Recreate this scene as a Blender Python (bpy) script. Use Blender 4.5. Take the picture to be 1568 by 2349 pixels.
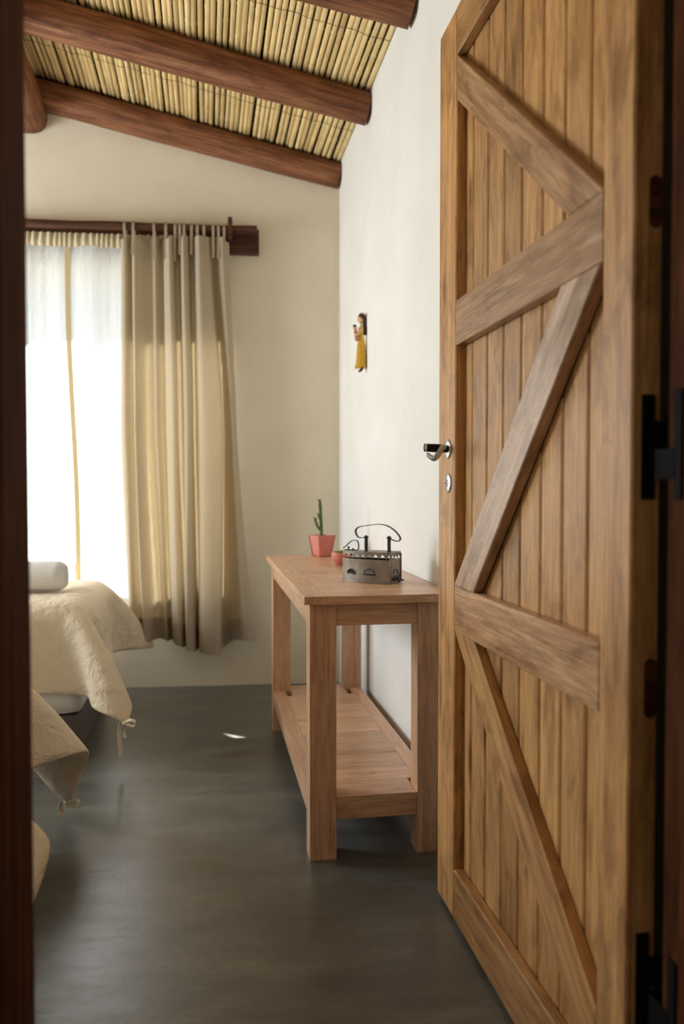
import bpy, bmesh, math, random
import numpy as np
from mathutils import Vector, Matrix, noise
random.seed(7)
PI = math.pi
for o in list(bpy.data.objects): bpy.data.objects.remove(o)
SC = bpy.context.scene
COL = SC.collection

# ------------------------------------------------------------------ camera
cd = bpy.data.cameras.new('camera'); cam = bpy.data.objects.new('camera', cd); COL.objects.link(cam)
cam.location = (0, 0, 1.05)
cam.rotation_euler = (math.radians(90 - 1.69), 0, math.radians(-9.73))
cd.sensor_fit = 'VERTICAL'; cd.sensor_height = 36; cd.sensor_width = 24; cd.lens = 28
cd.clip_start = 0.02
cd.dof.use_dof = True; cd.dof.focus_distance = 2.15; cd.dof.aperture_fstop = 2.5
SC.camera = cam
# ------------------------------------------------------------------ world, sun, added fill lights, exposure
w = bpy.data.worlds.new('world'); SC.world = w; w.use_nodes = True
nt = w.node_tree; nt.nodes.clear()
out = nt.nodes.new('ShaderNodeOutputWorld'); bg = nt.nodes.new('ShaderNodeBackground')
sky = nt.nodes.new('ShaderNodeTexSky'); sky.sky_type = 'NISHITA'; sky.sun_disc = False
sky.sun_elevation = math.radians(50.2); sky.sun_rotation = math.radians(-51)
sky.air_density = 1.0; sky.dust_density = 1.5
nt.links.new(sky.outputs[0], bg.inputs[0]); bg.inputs[1].default_value = 0.16
nt.links.new(bg.outputs[0], out.inputs[0])
SUN_DIR = Vector((0.4994, -0.4008, -0.768)).normalized()
sd = bpy.data.lights.new('sun', 'SUN'); sd.energy = 36; sd.angle = math.radians(0.5); sd.color = (1, 0.98, 0.955)
sun = bpy.data.objects.new('sun', sd); COL.objects.link(sun)
sun.rotation_euler = SUN_DIR.to_track_quat('-Z', 'Y').to_euler(); sun.location = (-3, 8, 6)
# added fill light that shines in through the added left window
ad = bpy.data.lights.new('added_left_fill', 'AREA'); ad.shape = 'RECTANGLE'; ad.size = 1.2; ad.size_y = 1.1
ad.energy = 58; ad.color = (0.86, 0.94, 1.0)
al = bpy.data.objects.new('added_left_fill', ad); COL.objects.link(al)
al.location = (-2.72, 3.55, 1.6); al.rotation_euler = (0, -PI/2, 0)
# dim fill light added in the hallway to lift the door edge and hinges
hd_ = bpy.data.lights.new('added_hall_fill', 'AREA'); hd_.size = .8; hd_.energy = 4; hd_.color = (1, .93, .84)
hl = bpy.data.objects.new('added_hall_fill', hd_); COL.objects.link(hl); hl.location = (-1.36, -.2, 1.5); hl.rotation_euler = (0, -PI/2, 0)
SC.view_settings.view_transform = 'Standard'; SC.view_settings.look = 'None'
SC.view_settings.exposure = 0.35; SC.view_settings.gamma = 1.0; SC.view_settings.use_curve_mapping = False

# ------------------------------------------------------------------ material helpers
def srgb(r, g, b):
    f = lambda c: ((c/255 + .055)/1.055)**2.4 if c/255 > .04045 else c/255/12.92
    return (f(r), f(g), f(b), 1)
class NT:
    def __init__(s, name):
        s.m = bpy.data.materials.new(name); s.m.use_nodes = True
        s.t = s.m.node_tree; s.t.nodes.clear()
        s.out = s.t.nodes.new('ShaderNodeOutputMaterial')
    def n(s, typ, **kw):
        x = s.t.nodes.new(typ)
        for k, v in kw.items(): setattr(x, k, v)
        return x
    def l(s, a, b): s.t.links.new(a, b)
    def ramp(s, fac, stops):
        r = s.n('ShaderNodeValToRGB'); e = r.color_ramp.elements
        e[0].position, e[0].color = stops[0]; e[1].position, e[1].color = stops[-1]
        for p, c in stops[1:-1]:
            k = e.new(p); k.color = c
        s.l(fac, r.inputs[0]); return r.outputs[0]
    def coords(s, scale, rnd=True):
        tc = s.n('ShaderNodeTexCoord'); mp = s.n('ShaderNodeMapping'); mp.inputs['Scale'].default_value = scale
        src = tc.outputs['Object']
        if rnd:
            oi = s.n('ShaderNodeObjectInfo'); mu = s.n('ShaderNodeVectorMath', operation='SCALE')
            mu.inputs[0].default_value = (7, 13, 9); s.l(oi.outputs['Random'], mu.inputs['Scale'])
            ad_ = s.n('ShaderNodeVectorMath', operation='ADD'); s.l(src, ad_.inputs[0]); s.l(mu.outputs[0], ad_.inputs[1]); src = ad_.outputs[0]
            s.oi = oi
        s.l(src, mp.inputs[0]); return mp.outputs[0]
    def noise(s, vec, scale, detail=4, rough=.55, dist=0):
        x = s.n('ShaderNodeTexNoise'); x.inputs['Scale'].default_value = scale; x.inputs['Detail'].default_value = detail
        x.inputs['Roughness'].default_value = rough; x.inputs['Distortion'].default_value = dist
        s.l(vec, x.inputs['Vector']); return x.outputs[0]
    def mix(s, fac, a, b, mode='MIX'):
        x = s.n('ShaderNodeMix', data_type='RGBA', blend_type=mode)
        for sock, v in ((x.inputs[0], fac), (x.inputs[6], a), (x.inputs[7], b)):
            if isinstance(v, (int, float, tuple)): sock.default_value = v
            else: s.l(v, sock)
        return x.outputs[2]
    def bump(s, h, strength, dist=.01):
        b = s.n('ShaderNodeBump'); b.inputs['Strength'].default_value = strength; b.inputs['Distance'].default_value = dist
        s.l(h, b.inputs['Height']); return b.outputs[0]
    def bsdf(s, color, rough=.6, normal=None, metallic=0, spec=.5):
        p = s.n('ShaderNodeBsdfPrincipled')
        for k, v in (('Base Color', color), ('Roughness', rough), ('Metallic', metallic), ('Specular IOR Level', spec)):
            if isinstance(v, (int, float, tuple)): p.inputs[k].default_value = v
            else: s.l(v, p.inputs[k])
        if normal is not None: s.l(normal, p.inputs['Normal'])
        return p
    def done(s, sh): s.l(sh, s.out.inputs[0]); return s.m

def m_wood(name, dark, mid, light, rough=.5, bump=.25, grain=1.0, knots=True, patch=.5, spec=.4, vary=.25):
    s = NT(name)
    v = s.coords((1, 1, 1))
    def st(k):
        mp = s.n('ShaderNodeMapping'); mp.inputs['Scale'].default_value = k; s.l(v, mp.inputs[0]); return mp.outputs[0]
    g1 = s.noise(st((1.2, 22*grain, 22*grain)), 2.2, 5, .6, .6)
    g2 = s.noise(st((5, 90*grain, 90*grain)), 2.0, 4, .65)
    pn = s.noise(st((3.2, 9, 9)), 2.0, 5, .68, .6)
    c = s.ramp(g1, [(.28, dark), (.5, mid), (.72, light)])
    fine = s.ramp(g2, [(.32, (.62, .6, .58, 1)), (.64, (1.08, 1.08, 1.08, 1))])
    c = s.mix(.75, c, fine, 'MULTIPLY')
    pr = s.ramp(pn, [(.36, (.52, .46, .42, 1)), (.5, (.97, .96, .95, 1)), (.68, (1.12, 1.12, 1.12, 1))])
    c = s.mix(patch, c, pr, 'MULTIPLY')
    if knots:
        vo = s.n('ShaderNodeTexVoronoi'); vo.inputs['Scale'].default_value = 1.0; s.l(st((2.6, 11, 11)), vo.inputs['Vector'])
        kr = s.ramp(vo.outputs['Distance'], [(.05, (.3, .2, .14, 1)), (.14, (.8, .72, .65, 1)), (.2, (1, 1, 1, 1))])
        c = s.mix(.8, c, kr, 'MULTIPLY')
    vr = s.ramp(s.oi.outputs['Random'], [(0, (1-vary, 1-vary*1.05, 1-vary*1.1, 1)), (1, (1+vary*.5, 1+vary*.45, 1+vary*.4, 1))])
    c = s.mix(1.0, c, vr, 'MULTIPLY')
    nm = s.bump(g2, bump, .004)
    rr = s.n('ShaderNodeMapRange'); s.l(pn, rr.inputs[0]); rr.inputs[3].default_value = rough-.12; rr.inputs[4].default_value = rough+.12
    return s.done(s.bsdf(c, rr.outputs[0], nm, spec=spec).outputs[0])

def m_plaster(name, color, color2, bs=.14):
    s = NT(name); v = s.coords((1, 1, 1), False)
    a = s.noise(v, 3.0, 5, .6); b = s.noise(v, 38, 4, .6); c0 = s.noise(v, 9, 3, .5)
    c = s.ramp(a, [(.3, color2), (.7, color)])
    m = s.n('ShaderNodeMath', operation='ADD'); s.l(b, m.inputs[0]); s.l(c0, m.inputs[1])
    return s.done(s.bsdf(c, .85, s.bump(m.outputs[0], bs, .006), spec=.2).outputs[0])

def m_simple(name, color, rough=.5, metallic=0, nscale=20, var=.2, bump=.15, spec=.5, detail=4):
    s = NT(name); v = s.coords((1, 1, 1))
    a = s.noise(v, nscale, detail, .6)
    d = tuple(x*(1-var) for x in color[:3])+(1,); l = tuple(min(1, x*(1+var)) for x in color[:3])+(1,)
    return s.done(s.bsdf(s.ramp(a, [(.3, d), (.7, l)]), rough, s.bump(a, bump, .003), metallic, spec).outputs[0])

def m_cloth(name, color, trans_color, trans, transp=0.0, weave=900, crease=.3, blotch=6, streak=False):
    s = NT(name); v = s.coords((1, 1, 1), False)
    wv = s.noise(v, weave, 2, .5)
    if streak:
        mp = s.n('ShaderNodeMapping'); mp.inputs['Scale'].default_value = (3, 3, .9); s.l(v, mp.inputs[0]); bl = s.noise(mp.outputs[0], 12, 5, .62, .8)
    else: bl = s.noise(v, blotch, 5, .62, .5)
    c = s.mix(.35, color, s.ramp(wv, [(.3, (.75, .75, .75, 1)), (.7, (1.1, 1.1, 1.1, 1))]), 'MULTIPLY')
    nm1 = s.bump(bl, crease, .02)
    b2 = s.n('ShaderNodeBump'); b2.inputs['Strength'].default_value = .08; b2.inputs['Distance'].default_value = .001
    s.l(wv, b2.inputs['Height']); s.l(nm1, b2.inputs['Normal'])
    df = s.bsdf(c, .9, b2.outputs[0], spec=.1)
    sh = df.outputs[0]
    if trans > 0:
        tr = s.n('ShaderNodeBsdfTranslucent')
        tcol = s.mix(.5, trans_color, s.ramp(wv, [(.3, (.7, .7, .7, 1)), (.7, (1.15, 1.15, 1.15, 1))]), 'MULTIPLY')
        s.l(tcol, tr.inputs[0]); s.l(nm1, tr.inputs['Normal'])
        mx = s.n('ShaderNodeMixShader'); mx.inputs[0].default_value = trans; s.l(sh, mx.inputs[1]); s.l(tr.outputs[0], mx.inputs[2]); sh = mx.outputs[0]
    if transp > 0:
        tp = s.n('ShaderNodeBsdfTransparent'); mx = s.n('ShaderNodeMixShader'); mx.inputs[0].default_value = transp
        s.l(sh, mx.inputs[1]); s.l(tp.outputs[0], mx.inputs[2]); sh = mx.outputs[0]
    return s.done(sh)

def m_cement():
    s = NT('polished_cement'); v = s.coords((1, 1, 1), False)
    mp = s.n('ShaderNodeMapping'); mp.inputs['Scale'].default_value = (1.0, 2.6, 1); mp.inputs['Rotation'].default_value = (0, 0, .25); s.l(v, mp.inputs[0])
    a = s.noise(mp.outputs[0], 2.6, 8, .66, .5); b = s.noise(mp.outputs[0], 6, 8, .64, .2); f = s.noise(v, 60, 4, .6)
    c = s.ramp(a, [(.18, srgb(66, 66, 63)), (.5, srgb(93, 94, 90)), (.82, srgb(124, 124, 118))])
    c = s.mix(.5, c, s.ramp(b, [(.18, (.62, .6, .57, 1)), (.82, (1.36, 1.36, 1.34, 1))]), 'MULTIPLY')
    c = s.mix(.6, c, s.ramp(s.noise(mp.outputs[0], 30, 8, .7, .3), [(.3, (.7, .69, .67, 1)), (.7, (1.26, 1.26, 1.24, 1))]), 'MULTIPLY')
    rr = s.n('ShaderNodeMapRange'); s.l(b, rr.inputs[0]); rr.inputs[1].default_value = .15; rr.inputs[2].default_value = .85
    rr.inputs[3].default_value = .24; rr.inputs[4].default_value = .42
    m = s.n('ShaderNodeMath', operation='ADD'); s.l(b, m.inputs[0]); s.l(f, m.inputs[1])
    return s.done(s.bsdf(c, rr.outputs[0], s.bump(m.outputs[0], .07, .006), spec=1.0).outputs[0])

def m_cane():
    s = NT('dry_cane'); v = s.coords((1, 1, 1))
    mp = s.n('ShaderNodeMapping'); mp.inputs['Scale'].default_value = (1.5, 30, 30); s.l(v, mp.inputs[0])
    a = s.noise(mp.outputs[0], 3, 4, .6); b = s.noise(v, 7, 4, .6)
    c = s.ramp(a, [(.3, srgb(214, 184, 126)), (.55, srgb(236, 210, 154)), (.75, srgb(246, 228, 182))])
    c = s.mix(.6, c, s.ramp(b, [(.3, (.68, .58, .46, 1)), (.46, (1, 1, 1, 1))]), 'MULTIPLY')
    c = s.mix(1, c, s.ramp(s.oi.outputs['Random'], [(0, (.72, .66, .56, 1)), (.5, (.95, .95, .92, 1)), (1, (1.08, 1.05, 1.0, 1))]), 'MULTIPLY')
    return s.done(s.bsdf(c, .45, s.bump(a, .15, .002), spec=.4).outputs[0])

def m_glass():
    s = NT('window_glass'); t = s.n('ShaderNodeBsdfTransparent'); g = s.n('ShaderNodeBsdfGlossy'); g.inputs['Roughness'].default_value = .02
    mx = s.n('ShaderNodeMixShader'); mx.inputs[0].default_value = .06; s.l(t.outputs[0], mx.inputs[1]); s.l(g.outputs[0], mx.inputs[2])
    return s.done(mx.outputs[0])

M = {}
M['wall_white'] = m_plaster('white_plaster', srgb(240, 238, 233), srgb(233, 230, 223))
M['wall_shade_cream'] = m_plaster('shade_cream_plaster', srgb(236, 226, 203), srgb(228, 216, 191))  # warm bounce and shade on the back wall put into its cream
M['hall'] = m_plaster('hall_plaster', srgb(232, 222, 204), srgb(224, 214, 196))
M['cement'] = m_cement()
M['door'] = m_wood('honey_door_wood', srgb(174, 122, 72), srgb(200, 150, 94), srgb(220, 174, 116), .42, .15, 1.0, True, .8)
M['plank'] = m_wood('honey_plank_wood', srgb(186, 134, 80), srgb(206, 156, 98), srgb(222, 176, 116), .42, .15, 1.0, True, .75, vary=.24)
M['brace'] = m_wood('worn_brace_wood', srgb(160, 114, 76), srgb(192, 148, 106), srgb(216, 180, 142), .33, .3, .8, False, .75)
M['brace_sheen'] = m_wood('sheen_tinted_brace_wood', srgb(160, 122, 92), srgb(196, 162, 132), srgb(222, 196, 172), .27, .3, .7, False, .7, spec=.6)  # paler, greyer colour stands in for the glossy reflection on this brace
M['table'] = m_wood('pinkish_table_wood', srgb(204, 154, 116), srgb(224, 178, 140), srgb(234, 194, 158), .32, .12, 1.2, False, .3, spec=.6, vary=.15)
M['beam'] = m_wood('red_brown_log', srgb(92, 54, 34), srgb(142, 92, 62), srgb(172, 122, 88), .62, .8, .9, False, .6, spec=.25, vary=.1)
M['jamb'] = m_wood('dark_jamb_wood', srgb(58, 34, 22), srgb(92, 55, 34), srgb(118, 74, 46), .7, .2, 1, False, .4, spec=.03)
M['rodwood'] = m_wood('dark_rod_wood', srgb(58, 30, 18), srgb(92, 52, 32), srgb(116, 72, 46), .45, .4, 1.2, False, .5)
M['iron_black'] = m_simple('black_iron', srgb(24, 23, 24), .38, .6, 60, .25, .1)
M['hinge_black'] = m_simple('matte_black_hinge', srgb(20, 18, 17), .75, 0, 60, .2, .1, spec=.1)
M['steel'] = m_simple('pale_steel', srgb(206, 212, 216), .3, .85, 60, .08, .05)
M['cane'] = m_cane()
M['dark'] = m_simple('dark_reed_backing', srgb(38, 28, 18), .9)
M['wire'] = m_simple('grey_wire', srgb(96, 92, 84), .5, .5)
M['curtain'] = m_cloth('taupe_curtain_cloth', srgb(186, 173, 152), srgb(232, 206, 156), .18, 0, 420, .25, 5, True)
M['curtain_hem'] = m_cloth('taupe_hem_cloth', srgb(180, 164, 138), srgb(200, 160, 100), .08, 0, 420, .2)
M['sheer'] = m_cloth('white_sheer_cloth', srgb(234, 236, 237), srgb(238, 243, 248), .6, 0, 700, .6, 7, True)
M['sheer_band'] = m_cloth('sheer_band_cloth', srgb(226, 212, 178), srgb(206, 182, 134), .25, 0, 700, .2)
M['sheer_hem'] = m_cloth('sheer_hem_cloth', srgb(206, 188, 146), srgb(190, 160, 100), .1, 0, 700, .1)
M['duvet'] = m_cloth('cream_cotton', srgb(232, 216, 190), (1, 1, 1, 1), 0, 0, 500, .9, 15)
M['sheet'] = m_cloth('white_cotton', srgb(232, 228, 222), (1, 1, 1, 1), 0, 0, 500, .4, 8)
M['bedbase'] = m_cloth('grey_base_fabric', srgb(104, 96, 90), (1, 1, 1, 1), 0, 0, 500, .1, 8)
M['towel'] = m_cloth('white_terry', srgb(240, 238, 234), (1, 1, 1, 1), 0, 0, 220, .5, 160)
M['glass'] = m_glass()
M['terracotta'] = m_simple('coral_glaze', srgb(204, 124, 106), .42, 0, 60, .1, .12)
M['soil'] = m_simple('potting_soil', srgb(58, 42, 30), .95, 0, 80, .4, .8)
M['cactus'] = m_simple('cactus_green', srgb(88, 112, 62), .6, 0, 60, .25, .3)
M['spine'] = m_simple('cactus_leaf_green', srgb(104, 124, 82), .6, 0, 30, .2, .1)
M['succulent'] = m_simple('succulent_yellow_green', srgb(150, 140, 70), .55, 0, 60, .25, .1)
M['iron_body'] = m_simple('old_cast_iron', srgb(124, 112, 97), .42, .5, 16, .4, .5, detail=8)
M['iron_dark'] = m_simple('dark_cast_iron', srgb(70, 66, 63), .42, .6, 30, .3, .3)
M['soot_and_hole_shade'] = m_simple('soot_and_hole_shade', srgb(26, 23, 21), .9)  # soot in the iron; also paints the shade inside keyhole and vents
M['yellow'] = m_simple('yellow_wool', srgb(242, 192, 74), .9, 0, 120, .2, .5)
M['skin_doll'] = m_simple('doll_skin', srgb(226, 184, 134), .7, 0, 30, .06, .05)
M['hair'] = m_simple('doll_dark_hair', srgb(66, 42, 34), .7, 0, 150, .3, .5)
M['baby_cloth'] = m_simple('baby_wrap', srgb(190, 130, 88), .9, 0, 60, .2, .3)
M['doll_dark'] = m_simple('doll_paint_brown', srgb(92, 46, 34), .8)
M['ribbon'] = m_simple('doll_ribbon', srgb(222, 178, 96), .8)
M['white_paint'] = m_simple('white_paint_fleck', srgb(240, 240, 236), .6)
M['sand'] = m_simple('outdoor_ground', srgb(118, 116, 104), .95, 0, 2, .15, .2)
M['ext'] = m_plaster('outside_render', srgb(214, 190, 150), srgb(200, 176, 136))

# ------------------------------------------------------------------ geometry helpers
W = {}
def link(name, me, mat, parent=None, mw=None, smooth=False):
    if mat is not None:
        me.materials.clear(); me.materials.append(M[mat])
    if smooth:
        for p in me.polygons: p.use_smooth = True
    o = bpy.data.objects.new(name, me); COL.objects.link(o)
    mw = mw or Matrix()
    if parent is not None:
        o.parent = parent; o.matrix_parent_inverse = W[parent].inverted()
    o.matrix_basis = mw; W[o] = mw
    return o
def tag(o, label=None, cat=None, group=None, kind=None):
    if label: o['label'] = label
    if cat: o['category'] = cat
    if group: o['group'] = group
    if kind: o['kind'] = kind
    return o
def empty(name, loc, label, cat, group=None, kind=None):
    o = bpy.data.objects.new(name, None); COL.objects.link(o); o.empty_display_size = .05
    o.location = loc; W[o] = Matrix.Translation(loc)
    return tag(o, label, cat, group, kind)
def mesh(bm, name='mesh'):
    bmesh.ops.recalc_face_normals(bm, faces=bm.faces)
    me = bpy.data.meshes.new(name); bm.to_mesh(me); bm.free(); return me
def pydata(v, f, name='mesh'):
    me = bpy.data.meshes.new(name); me.from_pydata([tuple(x) for x in v], [], f); me.update(); return me
def box(bm, lo, hi, bev=0):
    lo = Vector(lo); hi = Vector(hi)
    r = bmesh.ops.create_cube(bm, size=1); c = (lo+hi)/2; d = hi-lo
    for v in r['verts']: v.co = Vector((v.co.x*d.x, v.co.y*d.y, v.co.z*d.z)) + c
    if bev:
        es = list({e for v in r['verts'] for e in v.link_edges})
        bmesh.ops.bevel(bm, geom=es, offset=bev, segments=2, profile=.7, affect='EDGES')
def boxobj(name, lo, hi, mat, parent=None, bev=0, mw=None):
    bm = bmesh.new(); box(bm, lo, hi, bev); return link(name, mesh(bm), mat, parent, mw)
def frame(p, x, z):
    x = Vector(x).normalized(); z = Vector(z).normalized(); y = z.cross(x).normalized(); z = x.cross(y)
    m = Matrix((x, y, z)).transposed().to_4x4(); m.translation = Vector(p); return m
def board(name, p0, p1, width, thick, normal, mat, parent=None, bev=.002):
    """board with the grain along p0-p1, its face towards normal, its front face centred on the line"""
    p0 = Vector(p0); p1 = Vector(p1); L = (p1-p0).length
    mw = frame((p0+p1)/2, p1-p0, normal)
    return boxobj(name, (-L/2, -width/2, -thick), (L/2, width/2, 0), mat, parent, bev, mw)
def polyboard(name, pts, direction, normal, thick, mat, parent=None, bev=.002):
    pts = [Vector(p) for p in pts]; c = sum(pts, Vector())/len(pts)
    mw = frame(c, direction, normal); inv = mw.inverted()
    loc = [inv @ p for p in pts]
    bm = bmesh.new()
    top = [bm.verts.new((q.x, q.y, 0)) for q in loc]; bot = [bm.verts.new((q.x, q.y, -thick)) for q in loc]
    n = len(loc); bm.faces.new(top); bm.faces.new(bot[::-1])
    for i in range(n): bm.faces.new((top[i], bot[i], bot[(i+1) % n], top[(i+1) % n]))
    if bev:
        bmesh.ops.bevel(bm, geom=bm.edges[:], offset=bev, segments=1, affect='EDGES')
    return link(name, mesh(bm), mat, parent, mw)
def tube(bm, pts, rads, seg=8, cap=True, flat=1.0, flatdir=None, closed=False):
    """tube along points; flat<1 squeezes it along flatdir"""
    pts = [Vector(p) for p in pts]; n = len(pts)
    if not hasattr(rads, '__len__'): rads = [rads]*n
    rings = []; prev = None
    for i, p in enumerate(pts):
        a = pts[(i-1) % n] if (i > 0 or closed) else p; b = pts[(i+1) % n] if (i < n-1 or closed) else p
        t = (b-a).normalized()
        if flatdir is not None:
            u = Vector(flatdir); u = (u - t*u.dot(t)).normalized()
        elif prev is None:
            u = t.orthogonal().normalized()
        else:
            u = (prev - t*prev.dot(t)).normalized()
        prev = u; v = t.cross(u)
        rings.append([bm.verts.new(p + (u*math.cos(2*PI*k/seg)*flat + v*math.sin(2*PI*k/seg))*rads[i]) for k in range(seg)])
    m = n if closed else n-1
    for i in range(m):
        A = rings[i]; B = rings[(i+1) % n]
        for k in range(seg): bm.faces.new((A[k], A[(k+1) % seg], B[(k+1) % seg], B[k]))
    if cap and not closed:
        bm.faces.new(rings[0][::-1]); bm.faces.new(rings[-1])
def tubeobj(name, pts, rads, mat, parent=None, seg=8, **k):
    bm = bmesh.new(); tube(bm, pts, rads, seg, **k); return link(name, mesh(bm), mat, parent, smooth=True)
def lathe(bm, prof, c, seg=24, axis=None):
    """prof: (r, h) list about +Z at c, or about axis"""
    c = Vector(c); rot = Vector((0, 0, 1)).rotation_difference(Vector(axis)).to_matrix() if axis else Matrix.Identity(3)
    rings = []
    for r, h in prof:
        if r < 1e-6: rings.append([bm.verts.new(c + rot @ Vector((0, 0, h)))])
        else: rings.append([bm.verts.new(c + rot @ Vector((r*math.cos(2*PI*k/seg), r*math.sin(2*PI*k/seg), h))) for k in range(seg)])
    for A, B in zip(rings, rings[1:]):
        for k in range(seg):
            k2 = (k+1) % seg
            if len(A) == 1 and len(B) == 1: continue
            if len(A) == 1: bm.faces.new((A[0], B[k], B[k2]))
            elif len(B) == 1: bm.faces.new((A[k], A[k2], B[0]))
            else: bm.faces.new((A[k], A[k2], B[k2], B[k]))
def latheobj(name, prof, c, mat, parent=None, seg=24, axis=None):
    bm = bmesh.new(); lathe(bm, prof, c, seg, axis); return link(name, mesh(bm), mat, parent, smooth=True)
def ellipsoid(bm, c, r, seg=16, rings=10):
    res = bmesh.ops.create_uvsphere(bm, u_segments=seg, v_segments=rings, radius=1)
    for v in res['verts']: v.co = Vector((v.co.x*r[0], v.co.y*r[1], v.co.z*r[2])) + Vector(c)
def ellobj(name, c, r, mat, parent=None, seg=16, rings=10):
    bm = bmesh.new(); ellipsoid(bm, c, r, seg, rings); return link(name, mesh(bm), mat, parent, smooth=True)
def grid(fn, nu, nv):
    v = [fn(i/(nu-1), j/(nv-1)) for j in range(nv) for i in range(nu)]
    f = [(j*nu+i, j*nu+i+1, (j+1)*nu+i+1, (j+1)*nu+i) for j in range(nv-1) for i in range(nu-1)]
    return v, f
def catmull(P, t):
    n = len(P)-1; x = min(max(t, 0), 1)*n; i = min(int(x), n-1); f = x-i
    p0 = P[max(i-1, 0)]; p1 = P[i]; p2 = P[i+1]; p3 = P[min(i+2, n)]
    return tuple(.5*(2*b + (c-a)*f + (2*a-5*b+4*c-d)*f*f + (3*b-a-3*c+d)*f**3) for a, b, c, d in zip(p0, p1, p2, p3))
def ribbon(bm, pts, width, side, thick=.0012):
    pts = [Vector(p) for p in pts]; side = Vector(side).normalized()
    rows = []
    for i, p in enumerate(pts):
        t = (pts[min(i+1, len(pts)-1)] - pts[max(i-1, 0)]).normalized()
        s = (side - t*side.dot(t)).normalized(); n = t.cross(s)*thick/2; s = s*width/2
        rows.append([bm.verts.new(p + a) for a in (s+n, -s+n, -s-n, s-n)])
    for A, B in zip(rows, rows[1:]):
        for k in range(4): bm.faces.new((A[k], A[(k+1) % 4], B[(k+1) % 4], B[k]))
    bm.faces.new(rows[0][::-1]); bm.faces.new(rows[-1])
def sm(pts, n):
    return [Vector(catmull(pts, i/(n-1))) for i in range(n)]

# ------------------------------------------------------------------ the room
XR, XL, YF = 0.71, -2.6, 1.02          # right wall, left wall, door wall (room faces)
CORNER = (0.71, 4.228)
BD = Vector((0.99743, -0.0716, 0)); BN = Vector((0.0716, 0.99743, 0))     # back wall: along, outwards
MB_ = Matrix((BD, BN, Vector((0, 0, 1)))).transposed().to_4x4(); MB_.translation = Vector((CORNER[0], CORNER[1], 0))
def bwp(s, d, z):                       # s along the wall (0 at the corner, negative to the left), d into the room
    return MB_ @ Vector((s, -d, z))
ZC = lambda x: 2.758 + .232*(XR-x)      # underside of the canes

tag(boxobj('floor', (-2.9, -1.7, -.1), (1.4, 4.62, 0), 'cement'), 'dark grey polished cement floor', 'floor', kind='structure')
tag(boxobj('wall_right', (XR, YF-.14, -.05), (XR+.25, 4.6, 3.4), 'wall_white'), 'white plastered wall behind the wooden console table', 'wall', kind='structure')
WS0, WS1, WZ0, WZ1, WT = -2.45, -.70, .61, 2.2, .13     # window opening in the back wall
bm = bmesh.new()
box(bm, (-3.6, 0, -.05), (WS0, WT, 4.0)); box(bm, (WS1, 0, -.05), (.3, WT, 4.0))
box(bm, (WS0, 0, -.05), (WS1, WT, WZ0)); box(bm, (WS0, 0, WZ1), (WS1, WT, 4.0))
wb = tag(link('wall_back', mesh(bm), 'wall_shade_cream', mw=MB_), 'plastered wall with the curtained window, tinted cream for shade', 'wall', kind='structure')
LW = (2.95, 4.15, .95, 2.25)              # opening for the added left window: y0 y1 z0 z1
bm = bmesh.new()
box(bm, (XL-.25, YF-.14, -.05), (XL, LW[0], 4.0)); box(bm, (XL-.25, LW[1], -.05), (XL, 4.75, 4.0))
box(bm, (XL-.25, LW[0], -.05), (XL, LW[1], LW[2])); box(bm, (XL-.25, LW[0], LW[3]), (XL, LW[1], 4.0))
tag(link('wall_left', mesh(bm), 'wall_white'), 'white plastered wall at the bed heads', 'wall', kind='structure')
bm = bmesh.new()
box(bm, (XL, YF-.14, -.05), (-.33, YF, 3.9)); box(bm, (.70, YF-.14, -.05), (.72, YF, 3.4)); box(bm, (-.33, YF-.14, 2.26), (.70, YF, 3.9))
tag(link('wall_front', mesh(bm), 'wall_white'), 'white wall around the open doorway', 'wall', kind='structure')
# hallway behind the camera
bm = bmesh.new()
box(bm, (-1.5, -1.7, 0), (-1.4, YF-.14, 2.6)); 
tag(link('wall_hall_left', mesh(bm), 'hall'), 'hallway wall left of the doorway', 'wall', kind='structure')
tag(boxobj('wall_hall_right', (.85, -1.7, 0), (.97, YF-.14, 2.6), 'hall'), 'hallway wall right of the doorway', 'wall', kind='structure')
tag(boxobj('wall_hall_back', (-1.5, -1.8, 0), (1.3, -1.7, 2.6), 'hall'), 'hallway wall facing the doorway', 'wall', kind='structure')
tag(boxobj('ceiling_hall', (-1.5, -1.8, 2.6), (1.3, YF-.14, 2.7), 'hall'), 'plain hallway ceiling', 'ceiling', kind='structure')
tag(boxobj('ground', (-14, 4.9, -.12), (14, 24, -.1), 'sand'), 'sandy ground outside the window', 'ground', kind='structure')

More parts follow.
